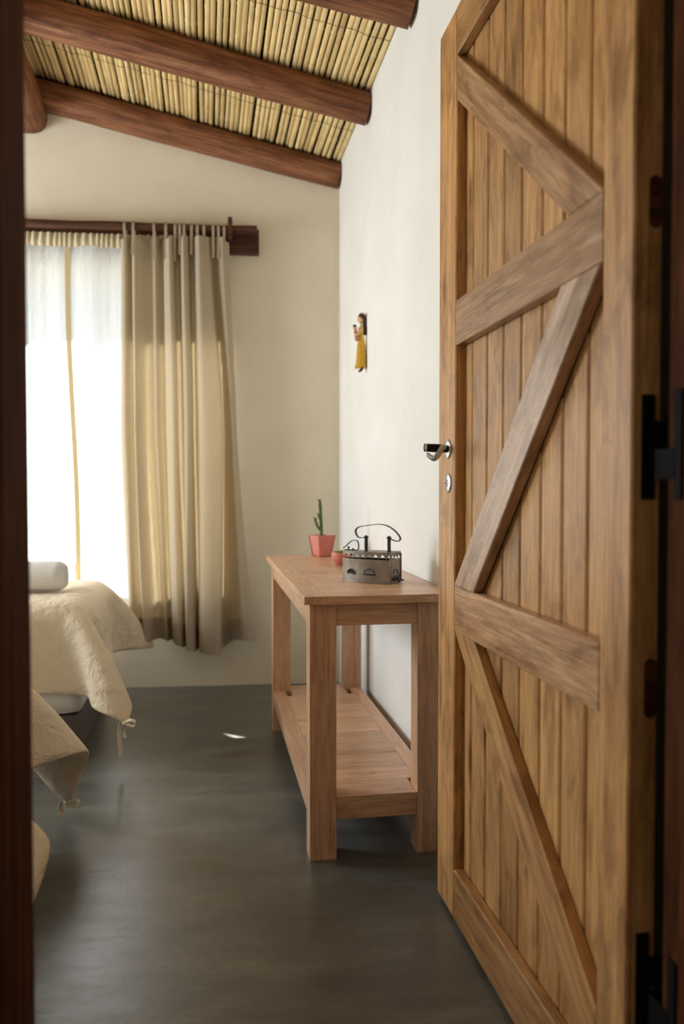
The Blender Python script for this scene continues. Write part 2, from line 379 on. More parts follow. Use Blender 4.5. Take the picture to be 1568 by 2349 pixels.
# ceiling: dark backing, canes, beams, wires
ang = math.atan(.232)
bm = bmesh.new()
Y0c, Y1c = YF-.14, 4.86
pts = [(x, y, ZC(x)+dz) for dz in (.026, .12) for x, y in ((XR+.25, Y0c), (XL-.4, Y0c), (XL-.4, Y1c), (XR+.25, Y1c-.2))]
vs = [bm.verts.new(p) for p in pts]
for f in ((0, 1, 2, 3), (7, 6, 5, 4), (0, 4, 5, 1), (1, 5, 6, 2), (2, 6, 7, 3), (3, 7, 4, 0)): bm.faces.new([vs[i] for i in f])
ceil = tag(link('ceiling', mesh(bm), 'dark'), 'sloping cane ceiling on brown log beams', 'ceiling', kind='structure')
def cane_mesh(seed, L=3.24):
    rnd = random.Random(seed); bm = bmesh.new()
    x = -L/2; pts = []; rr = []
    nxt = x + rnd.uniform(.05, .25)
    bend = rnd.uniform(-.002, .002)
    while x < L/2:
        pts.append(x); rr.append(1.0)
        if nxt - .012 < L/2-.03:
            pts += [nxt-.012, nxt-.003, nxt+.003, nxt+.012]; rr += [1.0, 1.16, 1.1, .98]
        x = nxt + .03; nxt += rnd.uniform(.16, .3)
    pts = sorted(pts)
    pts = [p for p in pts if p < L/2] + [L/2]; rr = (rr + [1.0]*len(pts))[:len(pts)]
    r0 = rnd.uniform(.0098, .0118)
    ph = rnd.uniform(0, 6)
    tube(bm, [(p, bend*math.sin(p*2+ph)*1.6, .0015*math.sin(p*3+ph)) for p in pts], [r0*q for q in rr], 8)
    me = mesh(bm, 'cane')
    for p in me.polygons: p.use_smooth = True
    return me
cm = [cane_mesh(i) for i in range(12)]
x = XR - .012; rc = random.Random(3); sl = Vector((math.cos(ang), 0, -math.sin(ang)))
while x > XL+.02:
    me = cm[rc.randrange(12)]
    zc = ZC(x) + .013 + rc.uniform(-.002, .003)
    flip = PI if rc.random() < .5 else 0
    mw = Matrix.Translation((x, (YF+4.26)/2 + rc.uniform(-.01, .01), zc)) @ Matrix.Rotation(PI/2 + flip + rc.uniform(-.0035, .0035), 4, 'Z') @ Matrix.Rotation(rc.uniform(0, 6.28), 4, 'X')
    link('cane', me, 'cane', ceil, mw)
    x -= rc.choice((.0225, .0232, .0238, .0245, .0262))
def log(name, p0, p1, r0, r1, seed, flat=1.0, seg=20, n=40):
    p0 = Vector(p0); p1 = Vector(p1); L = (p1-p0).length
    mw = frame((p0+p1)/2, p1-p0, (0, 0, 1)); bm = bmesh.new(); rings = []
    for i in range(n):
        t = i/(n-1); x = (t-.5)*L; R = r0+(r1-r0)*t; ring = []
        for k in range(seg):
            a = 2*PI*k/seg
            nn = noise.noise(Vector((x*1.6+seed*7, math.cos(a)*.9, math.sin(a)*.9)))
            n2 = noise.noise(Vector((x*5+seed*3, math.cos(a)*2.5, math.sin(a)*2.5)))
            r = R*(1 + .09*nn + .025*n2)
            cy, cz = math.cos(a), math.sin(a)
            # a little squared off, as hewn logs are
            q = (abs(cy)**2.8+abs(cz)**2.8)**(-1/2.8)
            ring.append(bm.verts.new((x, r*q*cy + .012*math.sin(x*1.9+seed), r*q*cz*flat)))
        rings.append(ring)
    for A, B in zip(rings, rings[1:]):
        for k in range(seg): bm.faces.new((A[k], A[(k+1) % seg], B[(k+1) % seg], B[k]))
    bm.faces.new(rings[0][::-1]); bm.faces.new(rings[-1])
    return link(name, mesh(bm), 'beam', ceil, mw, True)
for y, r0, r1, sd_, lab in ((4.19, .061, .085, 1, 'log beam resting against the back wall'), (3.435, .064, .09, 2, 'middle log beam'), (2.70, .066, .09, 5, 'log beam nearest the door')):
    xa, xb = XR-.0, XL+.02
    ya = y; yb = y + .0718*(xa-xb)
    b = log('roof_beam', (xa, ya, ZC(xa)-r0*.93), (xb, yb, ZC(xb)-r1*.93), r0, r1, sd_)
    b['label'] = lab
lp = log('support_log', (-.895, YF, 2.965), (-.895, 4.335, 2.965), .10, .10, 9); lp['label'] = 'round log under the beams'
for y in (1.55, 2.25, 3.02, 3.80):
    for dy in (0,):
        pts = []; n = 110
        for i in range(n):
            xx = XR-.005 + (XL-XR+.01)*i/(n-1)
            pts.append((xx, y + .07*(XR-xx) + .004*math.sin(i*.9), ZC(xx) - .001 + .0025*math.sin(i*1.7)))
        tubeobj('wire', pts, .0011, 'wire', ceil, 4)
# plaster dabs where beams meet the wall
# ------------------------------------------------------------------ window in the back wall
win = empty('window_1', bwp((WS0+WS1)/2, -.2, WZ0), 'wide window behind the white sheer curtains', 'window', kind='structure')
fw = .035
for nm, lo, hi in (('frame_side', (WS0, .06, WZ0), (WS0+fw, .11, WZ1)), ('frame_side', (WS1-fw, .06, WZ0), (WS1, .11, WZ1)),
                   ('frame_rail', (WS0+fw, .06, WZ0), (WS1-fw, .11, WZ0+fw)), ('frame_rail', (WS0+fw, .06, WZ1-fw), (WS1-fw, .11, WZ1))):
    boxobj(nm, lo, hi, 'rodwood', win, .003, MB_)
boxobj('pane', (WS0+fw, .083, WZ0+fw), (WS1-fw, .087, WZ1-fw), 'glass', win, 0, MB_)
# roof overhang outside, follows the ceiling slope
bm = bmesh.new()
OV = .12
vs = []
for dz in (0, .09):
    for s, d in ((.2, WT), (-3.5, WT), (-3.5, WT+OV), (.2, WT+OV)):
        p = MB_ @ Vector((s, d, 0)); vs.append(bm.verts.new((p.x, p.y, ZC(p.x)+dz)))
for f in ((0, 1, 2, 3), (7, 6, 5, 4), (0, 4, 5, 1), (1, 5, 6, 2), (2, 6, 7, 3), (3, 7, 4, 0)): bm.faces.new([vs[i] for i in f])
tag(link('trim_1', mesh(bm), 'dark'), 'roof overhang outside the window', 'eave', kind='structure')
# left wall window, out of view, added to brighten the room
w2 = empty('added_window', (XL-.1, (LW[0]+LW[1])/2, LW[2]), 'added side window in the left wall, out of view', 'window', kind='structure')
for nm, lo, hi in (('frame_side', (XL-.16, LW[0], LW[2]), (XL-.1, LW[0]+.05, LW[3])), ('frame_side', (XL-.16, LW[1]-.05, LW[2]), (XL-.1, LW[1], LW[3])),
                   ('frame_rail', (XL-.16, LW[0]+.05, LW[2]), (XL-.1, LW[1]-.05, LW[2]+.05)), ('frame_rail', (XL-.16, LW[0]+.05, LW[3]-.05), (XL-.1, LW[1]-.05, LW[3]))):
    boxobj(nm, lo, hi, 'rodwood', w2, .003)
boxobj('pane', (XL-.132, LW[0]+.05, LW[2]+.05), (XL-.128, LW[1]-.05, LW[3]-.05), 'glass', w2)

# ------------------------------------------------------------------ door frame and door
fr = empty('trim_2', (.2, .95, 0), 'dark wooden frame of the open doorway', 'door frame', kind='structure')
def rbox(name, lo, hi, mat, parent, axis, bev=.003):
    """box whose grain runs along axis (0,1,2)"""
    lo = Vector(lo); hi = Vector(hi); c = (lo+hi)/2; d = (hi-lo)/2
    ax = [Vector((1, 0, 0)), Vector((0, 1, 0)), Vector((0, 0, 1))]
    x = ax[axis]; z = ax[(axis+2) % 3]; y = z.cross(x)
    mw = frame(c, x, z); e = (abs(d.dot(x)), abs(d.dot(y)), abs(d.dot(z)))
    return boxobj(name, (-e[0], -e[1], -e[2]), e, mat, parent, bev, mw)
rbox('jamb', (-.33, .86, 0), (-.204, .99, 2.20), 'jamb', fr, 2, .006)
rbox('jamb_rebate', (-.33, .99, 0), (-.285, 1.045, 2.20), 'jamb', fr, 2, .003)
rbox('jamb', (.614, .86, 0), (.70, .985, 2.20), 'jamb', fr, 2, .006)
rbox('jamb_rebate', (.650, .985, 0), (.70, 1.03, 2.20), 'jamb', fr, 2, .003)
rbox('head', (-.33, .86, 2.20), (.70, 1.045, 2.26), 'jamb', fr, 0, .004)

DX, DT = .585, .045                     # door face (faces the room's left), thickness
DY0, DY1 = 1.028, 1.957
door = empty('door_1', (DX+DT/2, DY0, 0), 'open honey wooden plank door with diagonal braces', 'door', kind='structure')
NX = (-1, 0, 0)
def dpoly(name, yz, direction, mat, x=DX, t=.024, bev=.002):
    return polyboard(name, [(x, a, b) for a, b in yz], direction, NX, t, mat, door, bev)
YA, YB = 1.114, 1.824
dpoly('stile', [(DY0, .012), (YA, .012), (YA, 2.175), (DY0, 2.175)], (0, 0, 1), 'door', t=DT, bev=.003)
dpoly('stile', [(YB, .012), (DY1, .012), (DY1, 2.175), (YB, 2.175)], (0, 0, 1), 'door', t=DT, bev=.003)
e_ = .0006
for z0, z1, mt in ((.012, .132, 'door'), (.71, .818, 'brace'), (1.388, 1.494, 'brace'), (2.066, 2.175, 'door')):
    dpoly('rail', [(YA+e_, z0), (YB-e_, z0), (YB-e_, z1), (YA+e_, z1)], (0, 1, 0), mt)
dpoly('brace', [(1.235, 1.495), (YA+e_, 1.495), (YB-e_, 2.065), (YB-e_, 1.962)], (0, .705, .565), 'brace', x=DX+.001)
dpoly('brace', [(1.117, 1.387), (1.252, 1.387), (1.822, .819), (1.687, .819)], (0, -.7, .7), 'brace_sheen', x=DX-.002)
dpoly('brace', [(1.688, .709), (YB-e_, .709), (1.127, .133), (YA+e_, .133), (YA+e_, .25)], (0, .77, .63), 'door', x=DX+.001)
ys = [YA-.02, 1.204, 1.298, 1.388, 1.485, 1.579, 1.675, 1.772, YB+.02]
for i, (a, b) in enumerate(zip(ys, ys[1:])):
    g = .003; xf = DX+.0245
    bm = bmesh.new()
    mw = frame((xf, (a+b)/2, 1.093), (0, 0, 1), NX)
    h = (b-a)/2-g
    prof = [(-h, -.018), (-h, -.003), (-h+.004, 0), (h-.004, 0), (h, -.003), (h, -.018)]
    A = [bm.verts.new((-1.07, p, q)) for p, q in prof]; B = [bm.verts.new((1.07, p, q)) for p, q in prof]
    bm.faces.new(A[::-1]); bm.faces.new(B)
    for k in range(6): bm.faces.new((A[k], A[(k+1) % 6], B[(k+1) % 6], B[k]))
    link('plank', mesh(bm), 'plank', door, mw)
boxobj('back_panel', (DX+.043, YA-.03, .02), (DX+.0448, YB+.03, 2.17), 'jamb', door)
# lock furniture
hc = Vector((DX, 1.876, 1.146))
han = latheobj('handle_rose', [(0, 0), (.0238, 0), (.0238, .0025), (.0215, .004), (.010, .004), (0, .004)], hc, 'steel', door, 32, NX)
han['label'] = 'round pale steel rose'
bm = bmesh.new()
tube(bm, [hc+Vector((-.003, 0, 0)), hc+Vector((-.012, 0, .001)), hc+Vector((-.03, -.002, .002)), hc+Vector((-.058, -.003, .003)), hc+Vector((-.061, -.003, .003))], [.0085, .0095, .0105, .0098, .0088], 14)
lv = link('lever', mesh(bm), 'iron_black', han, None, True); lv['label'] = 'black forged lever'
bm = bmesh.new()
lathe(bm, [(.0065, .061), (.0103, .061), (.0108, .0585), (.0098, .0570)], hc+Vector((0, -.003, .003)), 18, NX)
link('collar', mesh(bm), 'steel', han, None, True)
bm = bmesh.new(); pts = []
for i in range(28):
    t = i/27
    pts.append(hc + Vector((-.058+.047*t, -.012-.012*math.sin(PI*t), -.012-.012*math.sin(PI*min(t*1.35, 1))**1 + .022*max(0, t-.35)/.65*(1 if t < .85 else 1-(t-.85)*3))))
tube(bm, pts, [.0045+.003*math.sin(PI*i/27) for i in range(28)], 10, flat=.55, flatdir=(0, 1, .3))
link('twist', mesh(bm), 'steel', han, None, True)
kc = Vector((DX, 1.874, 1.063))
esc = latheobj('keyhole_plate', [(0, 0), (.0238, 0), (.0238, .0022), (.022, .0034), (0, .0036)], kc, 'steel', door, 32, NX)
boxobj('keyhole', kc+Vector((-.0042, -.0016, -.009)), kc+Vector((-.0034, .0016, .009)), 'soot_and_hole_shade', esc)  # dark slip painted as the shade inside the keyhole
for s in (-1, 1): ellobj('screw', kc+Vector((-.0036, .017*s, .0)), (.001, .0022, .0022), 'iron_black', esc, 8, 6)
ellobj('paint_fleck', (DX-.0003, 1.867, 1.333), (.0008, .0028, .0034), 'white_paint', door, 8, 6)
# hinges on the hinge edge
def hinge(z, h, name='hinge'):
    bm = bmesh.new()
    box(bm, (.5995, DY0-.004, z-h/2), (.6185, DY0-.0005, z+h/2), .0008)
    box(bm, (.618, DY0-.004, z-.005), (.640, DY0-.0005, z+.037))
    hg = link(name, mesh(bm), 'hinge_black', door)
    tubeobj('knuckle', [(.6375, DY0-.007, z-.042), (.6375, DY0-.007, z+.042)], .0052, 'hinge_black', hg, 10)
    bm = bmesh.new()
    box(bm, (.6105, .950, z-h/2), (.6142, .966, z+h/2)); box(bm, (.6105, .964, z-.045), (.6142, 1.016, z-.004)); box(bm, (.6105, 1.012, z-.045), (.640, 1.018, z-.004))
    link('jamb_leaf', mesh(bm), 'hinge_black', hg)
for z in (.345, 1.108, 1.93): hinge(z, .146)
def slot(z0, z1, x0=.608, x1=.627):
    bm = bmesh.new(); n = 10; r = (x1-x0)/2; cx = (x0+x1)/2; out_ = []
    for i in range(n+1): out_.append((cx+r*math.cos(PI*i/n), z1-r+r*math.sin(PI*i/n)))
    for i in range(n+1): out_.append((cx-r*math.cos(PI*i/n), z0+r-r*math.sin(PI*i/n)))
    f = [bm.verts.new((a, DY0-.0009, b)) for a, b in out_]; k = [bm.verts.new((a, DY0+.001, b)) for a, b in out_]
    bm.faces.new(f); bm.faces.new(k[::-1])
    for i in range(len(f)): bm.faces.new((f[i], k[i], k[(i+1) % len(f)], f[(i+1) % len(f)]))
    o = link('mortise_plug', mesh(bm), 'jamb', door); return o
slot(1.412, 1.484); slot(.725, .81)

# ------------------------------------------------------------------ console table
tb = empty('console_table', (.48, 2.85, 0), 'pinkish wooden console table with a plank shelf against the white wall', 'table')
X0, X1, Y0, Y1 = .285, .672, 2.195, 3.495; LG = .076; ZT0, ZT1 = .729, .752
for (a, b) in ((X0, Y0), (X1-LG, Y0), (X0, Y1-LG), (X1-LG, Y1-LG)):
    rbox('leg', (a, b, 0), (a+LG, b+LG, ZT0), 'table', tb, 2, .0025)
ap = .664
rbox('apron', (X0+LG, Y0+.004, ap), (X1-LG, Y0+.03, ZT0), 'table', tb, 0, .0015)
rbox('apron', (X0+LG, Y1-.03, ap), (X1-LG, Y1-.004, ZT0), 'table', tb, 0, .0015)
rbox('apron', (X0+.003, Y0+LG, ap), (X0+.029, Y1-LG, ZT0), 'table', tb, 1, .0015)
rbox('apron', (X1-.029, Y0+LG, ap), (X1-.003, Y1-LG, ZT0), 'table', tb, 1, .0015)
TX0, TX1, TY0, TY1 = .267, .700, 2.168, 3.545; sw = .062
rbox('top_side_board', (TX0, TY0, ZT0), (TX0+sw, TY1, ZT1), 'table', tb, 1, .0015)
rbox('top_side_board', (TX1-sw, TY0, ZT0), (TX1, TY1, ZT1), 'table', tb, 1, .0015)
rt = random.Random(5)
ysl = [TY0+.0, TY0+.075]
while ysl[-1] < TY1-.19: ysl.append(ysl[-1]+rt.uniform(.09, .14))
ysl.append(TY1-.075); ysl.append(TY1)
for a, b in zip(ysl, ysl[1:]):
    dz = rt.uniform(-.0006, .0)
    rbox('top_plank', (TX0+sw+.0004, a+.0004, ZT0), (TX1-sw-.0004, b-.0004, ZT1+dz), 'table', tb, 0, .0008)
# shelf
SZ0, SZ1 = .112, .177
rbox('shelf_rail', (X0+LG, Y0+.004, SZ0), (X1-LG, Y0+.03, SZ1), 'table', tb, 0, .0015)
rbox('shelf_rail', (X0+LG, Y1-.03, SZ0), (X1-LG, Y1-.004, SZ1), 'table', tb, 0, .0015)
rbox('shelf_rail', (X0+.002, Y0+LG, SZ0), (X0+.05, Y1-LG, SZ1), 'table', tb, 1, .0015)
rbox('shelf_rail', (X1-.05, Y0+LG, SZ0), (X1-.002, Y1-LG, SZ1), 'table', tb, 1, .0015)
ysl = [Y0+.0305, Y0+.12]
while ysl[-1] < Y1-.2: ysl.append(ysl[-1]+rt.uniform(.085, .16))
ysl.append(Y1-.0305)
for a, b in zip(ysl, ysl[1:]):
    dz = rt.uniform(-.0015, .0); xi = .0505 if (a > Y0+LG-.01 and b < Y1-LG+.02) else LG+.0005
    rbox('shelf_plank', (X0+xi, a+.0006, SZ1-.022), (X1-xi, b-.0006, SZ1+dz), 'table', tb, 0, .0008)

# ------------------------------------------------------------------ things on the table
TZ = ZT1
# charcoal iron: local a along the axis to the tip, l across (towards the camera), z up
IR = Vector((.588, 2.436, TZ)); IA = Vector((-.8, .6, 0)); IL = Vector((-.6, -.8, 0))
def ip(a, l, z): return IR + IA*a + IL*l + Vector((0, 0, z))
LEN = .186
def hw(a, k=1.0): 
    t = min(max(a/LEN, 0), 1); return .0425*k*max(0, 1-t**2.6)**.75*(1+.05*math.sin(PI*min(t*1.4, 1)))
def outline(k=1.0, ext=0.0, n=26):
    A = [((LEN+ext)*(1-(1-i/(n-1))**1.6)-ext*.4, 1) for i in range(n)]
    pts = [(a, hw(a*LEN/(LEN+ext), k)+ext) for a, _ in A]
    return pts[:-1] + [(LEN+ext, 0)] + [(a, -l) for a, l in pts[:-1]][::-1]
iron = empty('charcoal_iron', IR, 'old cast iron charcoal clothes iron with a looped strap handle', 'iron')
def slab(bm, ol, z0, z1):
    t = [bm.verts.new(ip(a, l, z1)) for a, l in ol]; b = [bm.verts.new(ip(a, l, z0)) for a, l in ol]
    bm.faces.new(t); bm.faces.new(b[::-1]); n = len(ol)
    for i in range(n): bm.faces.new((t[i], b[i], b[(i+1) % n], t[(i+1) % n]))
bm = bmesh.new(); slab(bm, outline(1.0, .0015), 0.0, .008); bmesh.ops.bevel(bm, geom=[e for e in bm.edges], offset=.0008, segments=1, affect='EDGES')
box0 = bmesh.new()
link('sole_plate', mesh(bm), 'iron_body', iron)
def shell(bm, ol, z0f, z1f, th=.0025):
    """open wall along the outline; z0f / z1f give bottom and top per point"""
    n = len(ol); rows = []
    for i, (a, l) in enumerate(ol):
        ca, cl = LEN*.42, 0; dv = Vector((a-ca, l-cl)).normalized()
        rows.append([bm.verts.new(p) for p in (ip(a, l, z0f(i)), ip(a, l, z1f(i)), ip(a-dv.x*th, l-dv.y*th, z1f(i)), ip(a-dv.x*th, l-dv.y*th, z0f(i)))])
    for i in range(n):
        A = rows[i]; B = rows[(i+1) % n]
        for k in range(4): bm.faces.new((A[k], A[(k+1) % 4], B[(k+1) % 4], B[k]))
bm = bmesh.new(); shell(bm, outline(1.0, 0, 30), lambda i: .008, lambda i: .0745)
link('body', mesh(bm), 'iron_body', iron)
bm = bmesh.new(); slab(bm, outline(.93, -.001), .03, .045); link('ash_bed', mesh(bm), 'soot_and_hole_shade', iron)
# lid with a toothed skirt: resample the outline evenly
def even(ol, m):
    P = [Vector(p) for p in ol]; P.append(P[0]); d = [0]
    for a, b in zip(P, P[1:]): d.append(d[-1]+(b-a).length)
    res = []; j = 0
    for i in range(m):
        s = d[-1]*i/m
        while d[j+1] < s: j += 1
        t = (s-d[j])/max(d[j+1]-d[j], 1e-9); q = P[j].lerp(P[j+1], t); res.append((q.x, q.y))
    return res
lid_ol = even(outline(1.0, .0008, 40), 160)
bm = bmesh.new()
def tooth(i):
    ph = (i % 8)/8; return .0918 - .0138*(1-abs(ph-.5)*2)
shell(bm, lid_ol, tooth, lambda i: .0945, .002)
link('toothed_skirt', mesh(bm), 'iron_body', iron)
bm = bmesh.new(); slab(bm, outline(1.0, .001), .0945, .0985); lid = link('lid', mesh(bm), 'iron_body', iron)
# half-moon draught vents with a lip
def vent(a0, wdt, side, flap):
    bm = bmesh.new(); bm2 = bmesh.new(); n = 14; arc = []; disc = []
    for i in range(n+1):
        th = PI*i/n; a = a0+wdt/2*math.cos(th); z = .026+wdt*.46*math.sin(th)
        arc.append(ip(a, side*(hw(a)+.0006), z)); disc.append((a, z))
    tube(bm, arc, .0014, 6)
    tube(bm, [ip(a0-wdt/2, side*(hw(a0-wdt/2)+.001), .026), ip(a0+wdt/2, side*(hw(a0+wdt/2)+.001), .026)], .0016, 6)
    f = [bm2.verts.new(ip(a, side*(hw(a)+.0007), z)) for a, z in disc]; g = [bm2.verts.new(ip(a, side*(hw(a)-.001), z)) for a, z in disc]
    bm2.faces.new(f); bm2.faces.new(g[::-1])
    for i in range(n+1): bm2.faces.new((f[i], g[i], g[(i+1) % (n+1)], f[(i+1) % (n+1)]))
    v_ = link('draught_hole', mesh(bm2), 'iron_body' if flap else 'soot_and_hole_shade', iron); link('lip', mesh(bm), 'iron_dark' if flap else 'iron_body', v_, None, True)
    if flap:
        bm = bmesh.new(); tube(bm, [ip(a0-wdt*.36, side*(hw(a0)+.0012), .0285), ip(a0+wdt*.36, side*(hw(a0)+.0012), .0285)], .0012, 6); link('slit', mesh(bm), 'soot_and_hole_shade', v_)
for sd_ in (1, -1):
    vent(.142, .036, sd_, False); vent(.072, .042, sd_, True)
# rear plate details
bm = bmesh.new(); box(bm, (-.0008, -.040, .008), (.001, .040, .0775)); 
bmesh.ops.transform(bm, matrix=Matrix((IA, IL, Vector((0, 0, 1)))).transposed().to_4x4(), verts=bm.verts)
bmesh.ops.translate(bm, vec=IR, verts=bm.verts); rear = link('rear_plate', mesh(bm), 'iron_body', iron)
for l in (-.0415, .0415): tubeobj('corner_strap', [ip(-.001, l, .004), ip(-.0015, l, .05), ip(-.001, l, .093)], .0026, 'iron_body', iron, 8)
bm = bmesh.new()
for k, (l, z, r) in enumerate(((.02, .016, .007), (.006, .02, .006), (-.008, .016, .007), (-.022, .018, .006), (-.034, .022, .004), (.012, .012, .005))): ellipsoid(bm, ip(-.003, l, z), (r, r, r*.8), 10, 6)
link('hinge_knobs', mesh(bm), 'iron_dark', rear, None, True)
bm = bmesh.new(); pts = [ip(-.0015, .016*math.cos(PI*i/10), .030+.014*math.sin(PI*i/10)) for i in range(11)]; tube(bm, pts, .0014, 6); link('vent_lip', mesh(bm), 'iron_dark', rear, None, True)
tubeobj('damper_lever', [ip(-.002, -.02, .006), ip(-.006, -.044, .006), ip(-.006, -.05, .0065)], .0032, 'iron_dark', iron, 8)
# handle posts and strap
for a, nm in ((.102, 'handle_post'), (.022, 'handle_post')):
    latheobj(nm, [(.0062, .0985), (.0068, .101), (.0052, .104), (.0062, .110), (.0052, .115), (.0062, .120), (.0052, .125), (.0062, .131), (.0052, .135), (.0056, .139), (.0076, .140), (.0076, .1455), (.003, .146), (.003, .1485), (0, .149)], IR+IA*a, 'iron_dark', iron, 16)
ctl = [(.102, .1425), (.117, .140), (.131, .143), (.1385, .156), (.137, .167), (.126, .1745), (.104, .179), (.070, .1835), (.048, .184), (.026, .1795), (.004, .167), (-.012, .151), (-.017, .140), (-.010, .1325), (.004, .1345), (.020, .1395)]
bm = bmesh.new(); ribbon(bm, [ip(a, 0, z) for a, z in sm(ctl, 70)], .011, IL, .0022)
link('strap_handle', mesh(bm), 'iron_dark', iron)
bm = bmesh.new(); ribbon(bm, [ip(a, .0, z) for a, z in sm([(.184, .1045), (.172, .114), (.158, .1255), (.150, .130), (.138, .1315), (.131, .127), (.1285, .115), (.129, .104), (.135, .1005), (.155, .1000), (.178, .1005)], 50)], .006, IL, .002)
lt = link('latch_loop', mesh(bm), 'iron_dark', iron)
for a in (.165, .149):
    latheobj('knob', [(.0042, .0985), (.0042, .101), (.0022, .1025), (.0022, .105), (.0045, .107), (.003, .1105), (0, .111)] if a > .16 else [(.005, .0985), (.0045, .103), (0, .1055)], IR+IA*a, 'iron_dark', lt, 12)
# square coral pot with cactus
pot = empty('cactus_pot', (.503, 3.452, TZ), 'coral square tapered flowerpot at the far end of the table', 'flowerpot')
PC = Vector((.503, 3.452, TZ)); al_ = math.radians(24)
bm = bmesh.new()
def sq(h, z, bevc=.006):
    pts = []
    for sx, sy in ((1, 1), (-1, 1), (-1, -1), (1, -1)):
        for q in ((sx*(h-bevc*(1 if (sx*sy > 0) else 0)), sy*(h-bevc*(0 if (sx*sy > 0) else 1))), (sx*(h-bevc*(0 if sx*sy > 0 else 1)), sy*(h-bevc*(1 if sx*sy > 0 else 0)))):
            pts.append(q)
    c, s = math.cos(al_), math.sin(al_)
    return [bm.verts.new(PC+Vector((x*c-y*s, x*s+y*c, z))) for x, y in pts]
lev = [sq(.028, 0, .004), sq(.0325, .005, .004), sq(.0445, .094, .003), sq(.0405, .0945, .003), sq(.037, .078, .003)]
for A, B in zip(lev, lev[1:]):
    for k in range(8): bm.faces.new((A[k], A[(k+1) % 8], B[(k+1) % 8], B[k]))
bm.faces.new(lev[0][::-1])
link('pot_body', mesh(bm), 'terracotta', pot)
bm = bmesh.new(); r_ = sq(.0368, .083, .003); bm.faces.new(r_); r2 = sq(.0368, .075, .003)
for k in range(8): bm.faces.new((r_[k], r_[(k+1) % 8], r2[(k+1) % 8], r2[k]))
link('soil', mesh(bm), 'soil', pot)
cac = empty('cactus', PC+Vector((0, 0, .083)), 'slender green cactus with two small side arms in the coral pot', 'cactus')
def stem(pts, r0, r1, name, n=22):
    P = sm(pts, n); rad = [r0+(r1-r0)*i/(n-1) for i in range(n)]; rad[-1] *= .5
    rad = [r*(1+.12*math.sin(i*2.3)) for i, r in enumerate(rad)]
    st = tubeobj(name, P, rad, 'cactus', cac, 9)
    bm = bmesh.new(); rr = random.Random(len(pts)*31+int(r0*1e4))
    for i in range(2, n):
        for k in range(7):
            th = rr.uniform(0, 2*PI); up = .6 + .6*i/n
            d = Vector((math.cos(th), math.sin(th), up)).normalized(); b0 = P[i] + d*rad[i]*.7; L = rr.uniform(.004, .0085)*(1.2 if i > n*.55 else .75)
            tube(bm, [b0, b0+d*L*.5+Vector((0, 0, .001)), b0+d*L+Vector((0, 0, .002))], [.0012, .0018, .0003], 4)
    o = link('leaf_spines', mesh(bm), 'spine', st); o['kind'] = 'stuff'
cb = PC+Vector((-.004, 0, .08))
stem([cb, cb+Vector((.001, 0, .04)), cb+Vector((-.001, 0, .09)), cb+Vector((-.004, 0, .13)), cb+Vector((-.006, 0, .162))], .0078, .0058, 'main_stem', 30)
stem([cb+Vector((-.001, 0, .034)), cb+Vector((-.012, -.003, .044)), cb+Vector((-.022, -.004, .062)), cb+Vector((-.028, -.004, .084))], .0042, .0048, 'side_arm', 16)
stem([cb+Vector((-.001, 0, .086)), cb+Vector((-.007, -.002, .088)), cb+Vector((-.010, -.003, .100))], .005, .0062, 'side_bud', 8)
# round bowl pot
bc = Vector((.523, 3.05, TZ))
bp = empty('bowl_pot', bc, 'small round coral bowl pot half hidden behind the iron', 'flowerpot')
latheobj('pot_body', [(0, 0), (.024, 0), (.0262, .001), (.0268, .005), (.030, .008), (.0375, .02), (.0405, .034), (.041, .050), (.0405, .0515), (.0385, .0508), (.0378, .04), (.03, .036)], bc, 'terracotta', bp, 36)
latheobj('soil', [(.0376, .043), (.02, .0455), (0, .047)], bc, 'soil', bp, 24)
suc = empty('succulent', bc+Vector((0, 0, .045)), 'tiny yellow green succulent in the small bowl pot', 'succulent')
rs = random.Random(4)
for k in range(22):
    th = k*2.4; q = k/22; r0 = .003+.02*q; el = 1.25-.75*q
    c = bc+Vector((math.cos(th)*r0-.006, math.sin(th)*r0, .048)); d = Vector((math.cos(th)*math.cos(el), math.sin(th)*math.cos(el), math.sin(el)))
    tubeobj('leaf', [c, c+d*.005, c+d*.009, c+d*.012], [.002, .0036, .003, .0006], 'succulent', suc, 6, flat=.5, flatdir=(0, 0, 1))

# ------------------------------------------------------------------ doll on the right wall
DC = Vector((.688, 3.50, 0))
doll = empty('folk_doll', (.688, 3.5, 1.57), 'small folk doll in a yellow fringed dress holding a child, hung on the white wall', 'doll')
def dp(x, y, z): return Vector((DC.x+x, DC.y+y, z))
# fringed skirt: pleated lathe
bm = bmesh.new(); prof = [(.0100, 1.717), (.0135, 1.708), (.0165, 1.69), (.0185, 1.66), (.0205, 1.63), (.0235, 1.60), (.0255, 1.591)]; seg = 48; rings = []
for j, (r, z) in enumerate(prof):
    rings.append([bm.verts.new(dp(r*(1+.07*(j/6)*math.sin(k*PI*1.0+j*.4)+.05*noise.noise(Vector((k*.8, j*.25, 1))))*math.cos(2*PI*k/seg)*1.0 - .003*(j/6), r*math.sin(2*PI*k/seg)*(1+.06*(j/6)*math.cos(k*PI)), z + (.004*noise.noise(Vector((k*1.3, 5, 2))) if j == 6 else 0))) for k in range(seg)])
for A, B in zip(rings, rings[1:]):
    for k in range(seg): bm.faces.new((A[k], A[(k+1) % seg], B[(k+1) % seg], B[k]))
bm.faces.new(rings[0]); bm.faces.new(rings[-1][::-1])
skirt = link('skirt', mesh(bm), 'yellow', doll, None, True)
bm = bmesh.new(); rq = random.Random(2)
